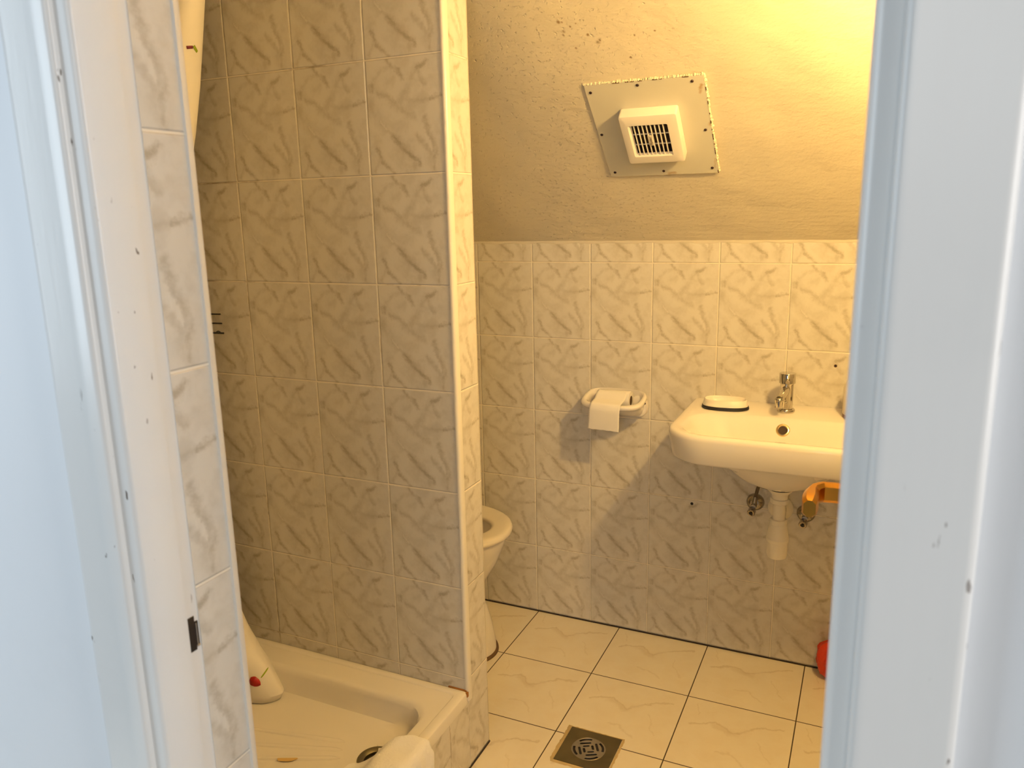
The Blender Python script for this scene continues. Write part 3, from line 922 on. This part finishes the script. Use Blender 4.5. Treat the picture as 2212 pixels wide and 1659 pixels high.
lathe(bm, [(.0,.028),(.0095,.0275),(.0125,.024),(.0128,.021),(.0108,.0195),(.0108,.001),(.0095,.0),(.0,.0)], (tx-.0125,ty-.068,.8590), (0,.06,1), 28)
obj('aerator', bm, CHROME, spt)
bm = B()
bmesh.ops.create_uvsphere(bm, u_segments=16, v_segments=10, radius=.0042, matrix=Matrix.Translation((tx+.001,ty-.0175,.8640)))
obj('tap_button', bm, CHROME, tap)

# soap dish
dish = thing('soap_dish', 'oval white soap dish with a black base band on the basin ledge', 'soap dish', (.648,-.092,.832))
def stad(e, z, hl=.0625, hw=.0385, cx=.648, cy=-.0985, tw=radians(4)):
    out = []
    hl += e; hw += e
    for i in range(64):
        a = 2*pi*i/64
        c, s = cos(a), sin(a)
        x = hl*(abs(c)**.78)*(1 if c > 0 else -1); y = hw*(abs(s)**.86)*(1 if s > 0 else -1)
        out.append(Vector((cx + x*cos(tw)-y*sin(tw), cy + x*sin(tw)+y*cos(tw), z)))
    return out
bm = B()
loft(bm, [stad(.0030,.8325), stad(.0042,.8335), stad(.0030,.8406), stad(.0005,.8411), stad(-.01,.8411)], True, True, True)
obj('base_band', bm, BLACKR, dish, label='black band round the bottom')
bm = B()
loft(bm, [stad(.0008,.8412), stad(.0014,.8416), stad(-.0026,.8588), stad(-.0040,.8600), stad(-.0056,.8592), stad(-.0062,.8560), stad(-.0075,.8455), stad(-.011,.8425), stad(-.030,.8420)], True, True, True)
obj('dish', bm, PLAST, dish, angle=60)

# a pale bottle at the right end of the ledge, all but its edge hidden
bot = thing('bottle', 'white bottle with brown foot at the right end of the basin, mostly hidden', 'bottle', (.997,-.095,.832))
bm = B()
lathe(bm, [(.0,.010),(.031,.010),(.0325,.013),(.0325,.085),(.026,.10),(.012,.108),(.012,.120),(.0,.120)], (.9945,-.092,.832), (0,0,1), 32)
obj('bottle_body', bm, PLAST, bot)
bm = B()
lathe(bm, [(.0,.0006),(.030,.0006),(.0322,.003),(.0318,.0098),(.0,.0098)], (.9945,-.092,.832), (0,0,1), 32)
obj('bottle_foot', bm, simple('amber_brown', (.16,.07,.02), .3), bot, label='brown foot')

# ------------------------------------------------------------------ waste trap and valves under the basin
QX, QY = .8225, -.213
trap = thing('bottle_trap', 'cream plastic bottle trap hanging under the basin', 'trap', (QX,QY,.44))
bm = B()
lathe(bm, [(.0365,.0015),(.0365,-.0035),(.0,-.0035)], (QX,QY,.6525), (0,0,1), 36)
obj('waste_flange', bm, TRAPM, trap)
bm = B()
lathe(bm, [(.0,0),(.0368,0),(.0368,-.0026),(.0,-.0026)], (QX,QY,.6490), (0,0,1), 36)
obj('seal_ring', bm, BLACKR, trap, label='thin black rubber ring')
bm = B()
lathe(bm, [(.0,0),(.0360,0),(.0340,-.004),(.0270,-.010),(.0225,-.016),(.0210,-.019),(.0208,-.032),(.0,-.032)], (QX,QY,.6464), (0,0,1), 36)
obj('tail_cone', bm, TRAPM, trap)
def nut(name, z, r, h):
    bm = B()
    rings = []
    for rr, dz in ((r*.94,0),(r,-.0015),(r,-h+.0015),(r*.94,-h)):
        rings.append([Vector((QX+(rr*(1+.03*(1 if (i % 6) < 2 else 0)))*cos(2*pi*i/48), QY+(rr*(1+.03*(1 if (i % 6) < 2 else 0)))*sin(2*pi*i/48), z+dz)) for i in range(48)])
    loft(bm, rings, True, True, True)
    obj(name, bm, TRAPM, trap)
nut('nut', .6175, .0238, .0135)
bm = B()
lathe(bm, [(.0,0),(.0168,0),(.0168,-.056),(.0,-.056)], (QX,QY,.612), (0,0,1), 32)
obj('tail_pipe', bm, TRAPM, trap)
nut('nut', .5575, .0222, .0155)
bm = B()
lathe(bm, [(.0,.0),(.0215,0),(.0235,-.006),(.0290,-.036),(.0300,-.041),(.0310,-.0425),(.0310,-.0465),(.0302,-.048),(.0302,-.053),(.0280,-.0545),(.0278,-.090),(.0255,-.0985),(.018,-.1035),(.0,-.1045)], (QX,QY,.5445), (0,0,1), 40)
obj('bottle_cup', bm, TRAPM, trap)
bm = B()
tube(bm, [(QX,QY+.01,.512),(QX-.006,-.12,.511),(QX-.014,-.001,.510)], .0160, 24)
obj('outlet_pipe', bm, TRAPM, trap)
bm = B()
lathe(bm, [(.016,0),(.0370,0),(.0370,.002),(.0330,.006),(.0175,.010)], (.8075,-.0005,.510), (0,-1,0), 36, False, False)
obj('wall_rosette', bm, TRAPM, trap)

def valve(x, z, label, hose_top):
    v = thing('angle_valve', label, 'valve', (x,0,z), group=None)
    bm = B()
    lathe(bm, [(.0,0),(.0268,0),(.0268,.002),(.0245,.010),(.0180,.016),(.0115,.018),(.0,.018)], (x,-.0005,z), (0,-1,0), 32)
    obj('rosette', bm, DCHROME, v)
    bm = B()
    tube(bm, [(x,-.012,z),(x,-.052,z)], .0085, 18)
    tube(bm, [(x,-.036,z-.004),(x+.004,-.036,z+.030)], [.0085,.0075], 16)
    obj('valve_body', bm, DCHROME, v)
    bm = B()
    lathe(bm, [(.0,.0),(.0100,0),(.0118,.003),(.0118,.015),(.0100,.017),(.0065,.0165),(.0060,.012),(.0,.012)], (x-.002,-.050,z-.010), (-.12,-.9,-.25), 28)
    kn = obj('knob', bm, DCHROME, v)
    bm = B()
    lathe(bm, [(.0,.0165),(.0048,.0165),(.0048,.0185),(.0,.0185)], (x-.002,-.050,z-.010), (-.12,-.9,-.25), 20)
    obj('knob_screw', bm, BLACK, kn)
    bm = B()
    tube(bm, spline([(x+.0042,-.036,z+.028),(x+.008,-.038,z+.05),(x+.018,-.045,z+.10),(hose_top,-.06,.738)], 6), .0052, 14)
    obj('supply_hose', bm, HOSE, v)
valve(.7335, .519, 'left dark chrome angle valve on the back wall, in the open beside the trap', .765)
valve(.8805, .503, 'right dark chrome angle valve on the back wall, behind the brass door handle', .872)

# ------------------------------------------------------------------ wall plugs in the tiles
def plug(x, z, label, ring):
    p = thing('wall_plug', label, 'wall plug', (x,0,z))
    bm = B()
    lathe(bm, [(.0028,.0),(.0046,0),(.0046,.0010),(.0036,.0016),(.0028,.0010)], (x,-.0002,z), (0,-1,0), 20, False, False)
    obj('plug_rim', bm, ring, p)
    bm = B()
    lathe(bm, [(.0,.0),(.0034,0),(.0034,.0006),(.0,.0006)], (x,-.0002,z), (0,-1,0), 20)  # black disc painted in for the shade of the hole
    obj('plug_hole_shade', bm, BLACK, p)
plug(.934, .956, 'small brown wall plug in the tile above the basin, right of the tap', simple('brown_plug', (.16,.09,.05), .5))
plug(.540, .485, 'small black wall plug in a tile low on the back wall, left of the trap', BLACK)

# ------------------------------------------------------------------ extractor fan on the sloping plaster
E1 = Vector((1,0,0)); E2 = Vector((0,-cos(ANG),sin(ANG))); EN = Vector((0,-sin(ANG),-cos(ANG)))
SO = Vector((0,0,ZT))
def sl(x, s, h): return SO + E1*x + E2*s + EN*h
fan = thing('extractor_fan', 'cream extractor fan with slatted grille on a square screwed plate', 'extractor fan', tuple(sl(.48,.43,0)))
def slab(bm, x0, x1, s0, s1, h0, h1, mi=0, bev=0.0):
    v = box(bm, (0,0,0), (1,1,1), mi)
    for q in v:
        q.co = sl(x0+(x1-x0)*q.co.x, s0+(s1-s0)*q.co.y, h0+(h1-h0)*q.co.z)
    if bev:
        es = list({e for q in v for e in q.link_edges})
        bmesh.ops.bevel(bm, geom=es, offset=bev, segments=2, profile=.5, affect='EDGES')
def slring(x0, x1, s0, s1, r, h, n=6):
    return [sl(p.x, p.y, h) for p in rrect(x0, x1, s0, s1, r, n)]
pt = NT('plate_paint')
puv = pt.new('ShaderNodeUVMap').outputs[0]
pud = pt.vec('ADD', puv, pt.vec('SCALE', pt.vec('SUBTRACT', pt.noise(puv, 130.0, 3.0, .6, color=True), (.5,.5,.5)), scale=0.010))
pud = pt.vec('MULTIPLY', pud, (1,1,0))
stn = pt.segments(pud, [(.613,.553,.617,.562,.0070,.75), (.611,.540,.613,.547,.0055,.6), (.496,.286,.512,.287,.0075,.65), (.622,.442,.624,.450,.0060,.6), (.619,.300,.623,.330,.0040,.4)])
pcol = pt.mix(pt.rng(pt.noise(puv, 9.0, 4.0, .6), .4, .75, 0, .25), C4(.66,.64,.55), C4(.60,.57,.46))
pt.set(color=pt.mix(stn, pcol, C4(.36,.20,.05)), rough=.30)
bm = B()
q = [(.3325,.5885),(.6245,.5885),(.6260,.2810),(.3345,.2815)]
quad(bm, [sl(x,s_,.0075) for x, s_ in q], q)
for k in range(4):
    a, b = q[k], q[(k+1) % 4]
    quad(bm, [sl(*a,.0075), sl(*b,.0075), sl(*b,.001), sl(*a,.001)], [(0,0)]*4)
bmesh.ops.remove_doubles(bm, verts=bm.verts, dist=1e-6)
plate = obj('mounting_plate', bm, pt.m, fan, smooth=False)
# flaking filler round the plate edge, top and right
bm = B()
rg = random.Random(11)
def bead(a, b, n, w, dens):
    for i in range(n):
        t = (i+rg.uniform(-.3,.3))/n
        x = a[0]+(b[0]-a[0])*t; s = a[1]+(b[1]-a[1])*t
        r = w*rg.uniform(.5,1.25)
        mm = Matrix.Translation(sl(x, s, .004)) @ Matrix(((E1.x,E2.x,EN.x,0),(E1.y,E2.y,EN.y,0),(E1.z,E2.z,EN.z,0),(0,0,0,1))) @ Matrix.Diagonal((r*rg.uniform(.9,1.9), r*rg.uniform(.9,1.9), .0045, 1))
        bmesh.ops.create_icosphere(bm, subdivisions=1, radius=1, matrix=mm)
bead((.333,.590),(.625,.590), 70, .0022, 1)
bead((.6255,.590),(.6275,.282), 74, .0030, 1)
for i in range(26):
    t = rg.random()
    if i < 17: x, s, lx, ls = .6262, .585-.30*t, .0012, rg.uniform(.002,.010)
    else: x, s, lx, ls = .40+.20*t, .5888, rg.uniform(.003,.012), .0011
    slab(bm, x-lx*.7, x+lx*.7, s-ls*.5, s+ls*.5, .004, .0086, 1)
obj('edge_filler', bm, [simple('filler', (.78,.70,.52), .7), simple('rust_gap', (.10,.05,.015), .8)], fan, label='flaking cream filler with dark cracks along the plate edges')
for x, s in ((.345,.567),(.466,.577),(.597,.575),(.610,.427),(.612,.299),(.483,.295),(.348,.297),(.342,.432)):
    bm = B()
    lathe(bm, [(.0,.0),(.0039,0),(.0039,.0008),(.0028,.0020),(.0,.0024)], sl(x,s,.0075), EN, 18)
    obj('screw', bm, SCREW, plate)
# housing
FX0, FX1, FS0, FS1 = .408, .5545, .3535, .5100
GX0, GX1, GS0, GS1 = .4285, .5275, .3790, .4800
bm = B()
HT = .0385
rings = [slring(FX0,FX1,FS0,FS1,.006,.0078), slring(FX0,FX1,FS0,FS1,.006,HT-.004), slring(FX0+.001,FX1-.001,FS0+.001,FS1-.001,.006,HT-.0012), slring(FX0+.004,FX1-.004,FS0+.004,FS1-.004,.006,HT),
         slring(GX0-.001,GX1+.001,GS0-.001,GS1+.001,.004,HT+.0004), slring(GX0,GX1,GS0,GS1,.003,HT-.0006), slring(GX0+.0045,GX1-.001,GS0+.0045,GS1-.001,.002,HT-.0060), slring(GX0+.0065,GX1-.0005,GS0+.0065,GS1-.0005,.002,HT-.0065)]
loft(bm, rings, True, True, False)
hs = obj('housing', bm, PLAST, fan, angle=40)
bm = B()
loft(bm, [slring(GX0+.0048,GX1-.0008,GS0+.0048,GS1-.0008,.002,h) for h in (HT-.0064,HT-.0150,HT-.0280)], True, False, True)  # liner coloured dark for the shade behind the slats
obj('fan_cavity', bm, DARK, hs, smooth=False, label='opening behind the grille, lined dark for its shade')
gr = None
bm = B()
n = 9
for i in range(1, n):
    x = GX0+.003 + (GX1-GX0-.004)*i/n
    slab(bm, x-.0010, x+.0010, GS0+.003, GS1-.001, HT-.0075, HT-.0015)
for s in (.4135,.4465): slab(bm, GX0+.003, GX1-.001, s-.0007, s+.0007, HT-.0095, HT-.0060)
grille = obj('grille', bm, PLAST, hs, smooth=False)
bm = B()
slab(bm, .4715,.4835,.4130,.4455,HT-.008,HT-.0008, 0, .0008)
badge = obj('badge', bm, simple('badge_plastic', (.62,.57,.47), .35), grille, label='small upright name badge')
def text_mesh(txt, size):
    cu = bpy.data.curves.new('lettering', 'FONT')
    cu.body = txt; cu.size = size; cu.extrude = .00012; cu.align_x = 'CENTER'; cu.align_y = 'CENTER'
    to = bpy.data.objects.new('lettering', cu)
    COL.objects.link(to)
    bpy.context.view_layer.update()
    me = bpy.data.meshes.new_from_object(to.evaluated_get(bpy.context.evaluated_depsgraph_get()))
    bpy.data.objects.remove(to, do_unlink=True)
    bm = B(); bm.from_mesh(me); bpy.data.meshes.remove(me)
    return bm
bm = text_mesh('Xpelair', .0088)
for v in bm.verts:
    a, b, h = v.co
    v.co = sl(.4783 - b, .4290 + a, HT-.0007 + h)
obj('lettering', bm, simple('badge_print', (.06,.03,.02), .5), grille, smooth=False, label='dark name lettering')

# ------------------------------------------------------------------ floor drain
fd = thing('floor_drain', 'square grey metal floor drain with round slotted grate', 'drain', (.4135,-.634,0))
bm = B()
rg = random.Random(5)
outp, inp = [], []
hx0, hx1, hy0, hy1 = .3405, .4865, -.7060, -.5620
M_ = []
for k in range(80):
    t = k/80*4
    i = int(t); f = t-i
    c = [(hx0,hy0),(hx1,hy0),(hx1,hy1),(hx0,hy1),(hx0,hy0)]
    x = c[i][0]+(c[i+1][0]-c[i][0])*f; y = c[i][1]+(c[i+1][1]-c[i][1])*f
    nx_, ny_ = [(0,-1),(1,0),(0,1),(-1,0)][i]
    w = .0055 + rg.uniform(-.0012,.0012) + (.005 if i == 3 else 0) + (.002 if i == 0 else 0)
    cxy = (x-.4135, y+.634)
    M_.append((Vector((x+nx_*w + (w*.6*(1 if cxy[0] > 0 else -1) if abs(cxy[0]) > .070 and ny_ else 0), y+ny_*w + (w*.6*(1 if cxy[1] > 0 else -1) if abs(cxy[1]) > .069 and nx_ else 0), .0004)), Vector((x, y, .0022)), Vector((x, y, .0005))))
loft(bm, [[a for a, b, c in M_], [a*.5+b*.5+Vector((0,0,.0006)) for a, b, c in M_], [b for a, b, c in M_], [c for a, b, c in M_]], True)
obj('mortar_edge', bm, MORTAR, fd, label='rough yellowish mortar round the plate')
# plate with a real round hole, and grate with real slots, from filled 2-D outlines
def flat_fill(outlines, ext):
    cu = bpy.data.curves.new('outline', 'CURVE'); cu.dimensions = '2D'; cu.fill_mode = 'BOTH'; cu.extrude = ext
    for pts in outlines:
        s = cu.splines.new('POLY'); s.points.add(len(pts)-1)
        for p, q in zip(s.points, pts): p.co = (q[0], q[1], 0, 1)
        s.use_cyclic_u = True
    to = bpy.data.objects.new('outline', cu); COL.objects.link(to)
    bpy.context.view_layer.update()
    me = bpy.data.meshes.new_from_object(to.evaluated_get(bpy.context.evaluated_depsgraph_get()))
    bpy.data.objects.remove(to, do_unlink=True)
    bm = B(); bm.from_mesh(me); bpy.data.meshes.remove(me)
    bmesh.ops.remove_doubles(bm, verts=bm.verts, dist=1e-6)
    return bm
def circ(r, n=48): return [(r*cos(2*pi*i/n), r*sin(2*pi*i/n)) for i in range(n)]
bm = flat_fill([[(-.0715,-.0705),(.0715,-.0705),(.0715,.0705),(-.0715,.0705)], circ(.0450)[::-1]], .0011)
bmesh.ops.translate(bm, verts=bm.verts, vec=(.4135,-.634,.0022))
obj('drain_plate', bm, STEEL, fd, smooth=False)
bm = B()
lathe(bm, [(.0,.0),(.046,0),(.046,.0003),(.0,.0003)], (.4135,-.634,.0003), (0,0,1), 40)  # black disc on the uncut floor, standing for shade below the grate
obj('sump_shade', bm, BLACK, fd, label='black disc for the shade under the grate')
def slot(cx, cy, L, w, ang):
    out = []
    for sgn, a0 in ((1,-pi/2),(-1,pi/2)):
        for i in range(7):
            a = a0 + pi*i/6
            out.append((sgn*(L/2-w/2)+w/2*cos(a), w/2*sin(a)))
    ca, sa = cos(ang), sin(ang)
    return [(cx+x*ca-y*sa, cy+x*sa+y*ca) for x, y in out]
def arc(r, w, a0, a1):
    n = 10
    o_ = [((r+w/2)*cos(a0+(a1-a0)*i/n), (r+w/2)*sin(a0+(a1-a0)*i/n)) for i in range(n+1)]
    i_ = [((r-w/2)*cos(a0+(a1-a0)*i/n), (r-w/2)*sin(a0+(a1-a0)*i/n)) for i in range(n+1)]
    return o_ + i_[::-1]
ol = [circ(.0440)]
for k in range(4):
    a = k*pi/2 + radians(28)
    def rot(x, y): return (x*cos(a)-y*sin(a), x*sin(a)+y*cos(a))
    x, y = rot(-.004, .0120); ol.append(slot(x, y, .0185, .0064, a)[::-1])
    x, y = rot(-.004, .0235); ol.append(slot(x, y, .0310, .0066, a)[::-1])
    ol.append([rot(*q) for q in arc(.0382, .0064, pi/2-.42, pi/2+.52)][::-1])
bm = flat_fill(ol, .0009)
bmesh.ops.translate(bm, verts=bm.verts, vec=(.4135,-.634,.0026))
grate = obj('grate', bm, GRATE, fd, smooth=False, label='round steel grate with pinwheel slots')
bm = B()
lathe(bm, [(.0438,.0018),(.0440,.0036),(.0448,.0040),(.0456,.0036),(.0458,.0018)], (.4135,-.634,0), (0,0,1), 48, False, False)
obj('grate_rim', bm, GRATE, fd)

# ------------------------------------------------------------------ red plastic bag on the floor behind the door
bm = B()
bmesh.ops.create_icosphere(bm, subdivisions=4, radius=1.0)
rg = random.Random(2)
ph = [(Vector((rg.uniform(-1,1), rg.uniform(-1,1), rg.uniform(-1,1))).normalized(), rg.uniform(3,8), rg.uniform(0,6)) for _ in range(9)]
def bagw(t):   # half width up the height of the bag
    pts = [(0,.030),(.15,.040),(.45,.053),(.62,.050),(.8,.026),(1,.008)]
    for (a, p), (b, q) in zip(pts, pts[1:]):
        if t <= b: return p+(q-p)*(t-a)/(b-a)
    return pts[-1][1]
for v in bm.verts:
    d = v.co.normalized()
    k = 1.0
    for w, f, a in ph: k += .050*abs(sin(f*d.dot(w)*1.6 + a)) - .026
    t = (d.z+1)/2
    az = math.atan2(d.y, d.x)
    k *= 1 + .10*sin(az*7 + t*3)*(1-abs(2*t-1))
    r = bagw(t)*sqrt(max(0, 1-d.z**6))*k
    v.co = Vector((.9850 + r*cos(az) + .030*t*t, -.047 + .72*r*sin(az), .0015 + .165*t))
obj('plastic_bag', bm, BAG, label='crumpled red plastic bag on the floor against the back wall, beside the door frame', cat='bag', angle=14)
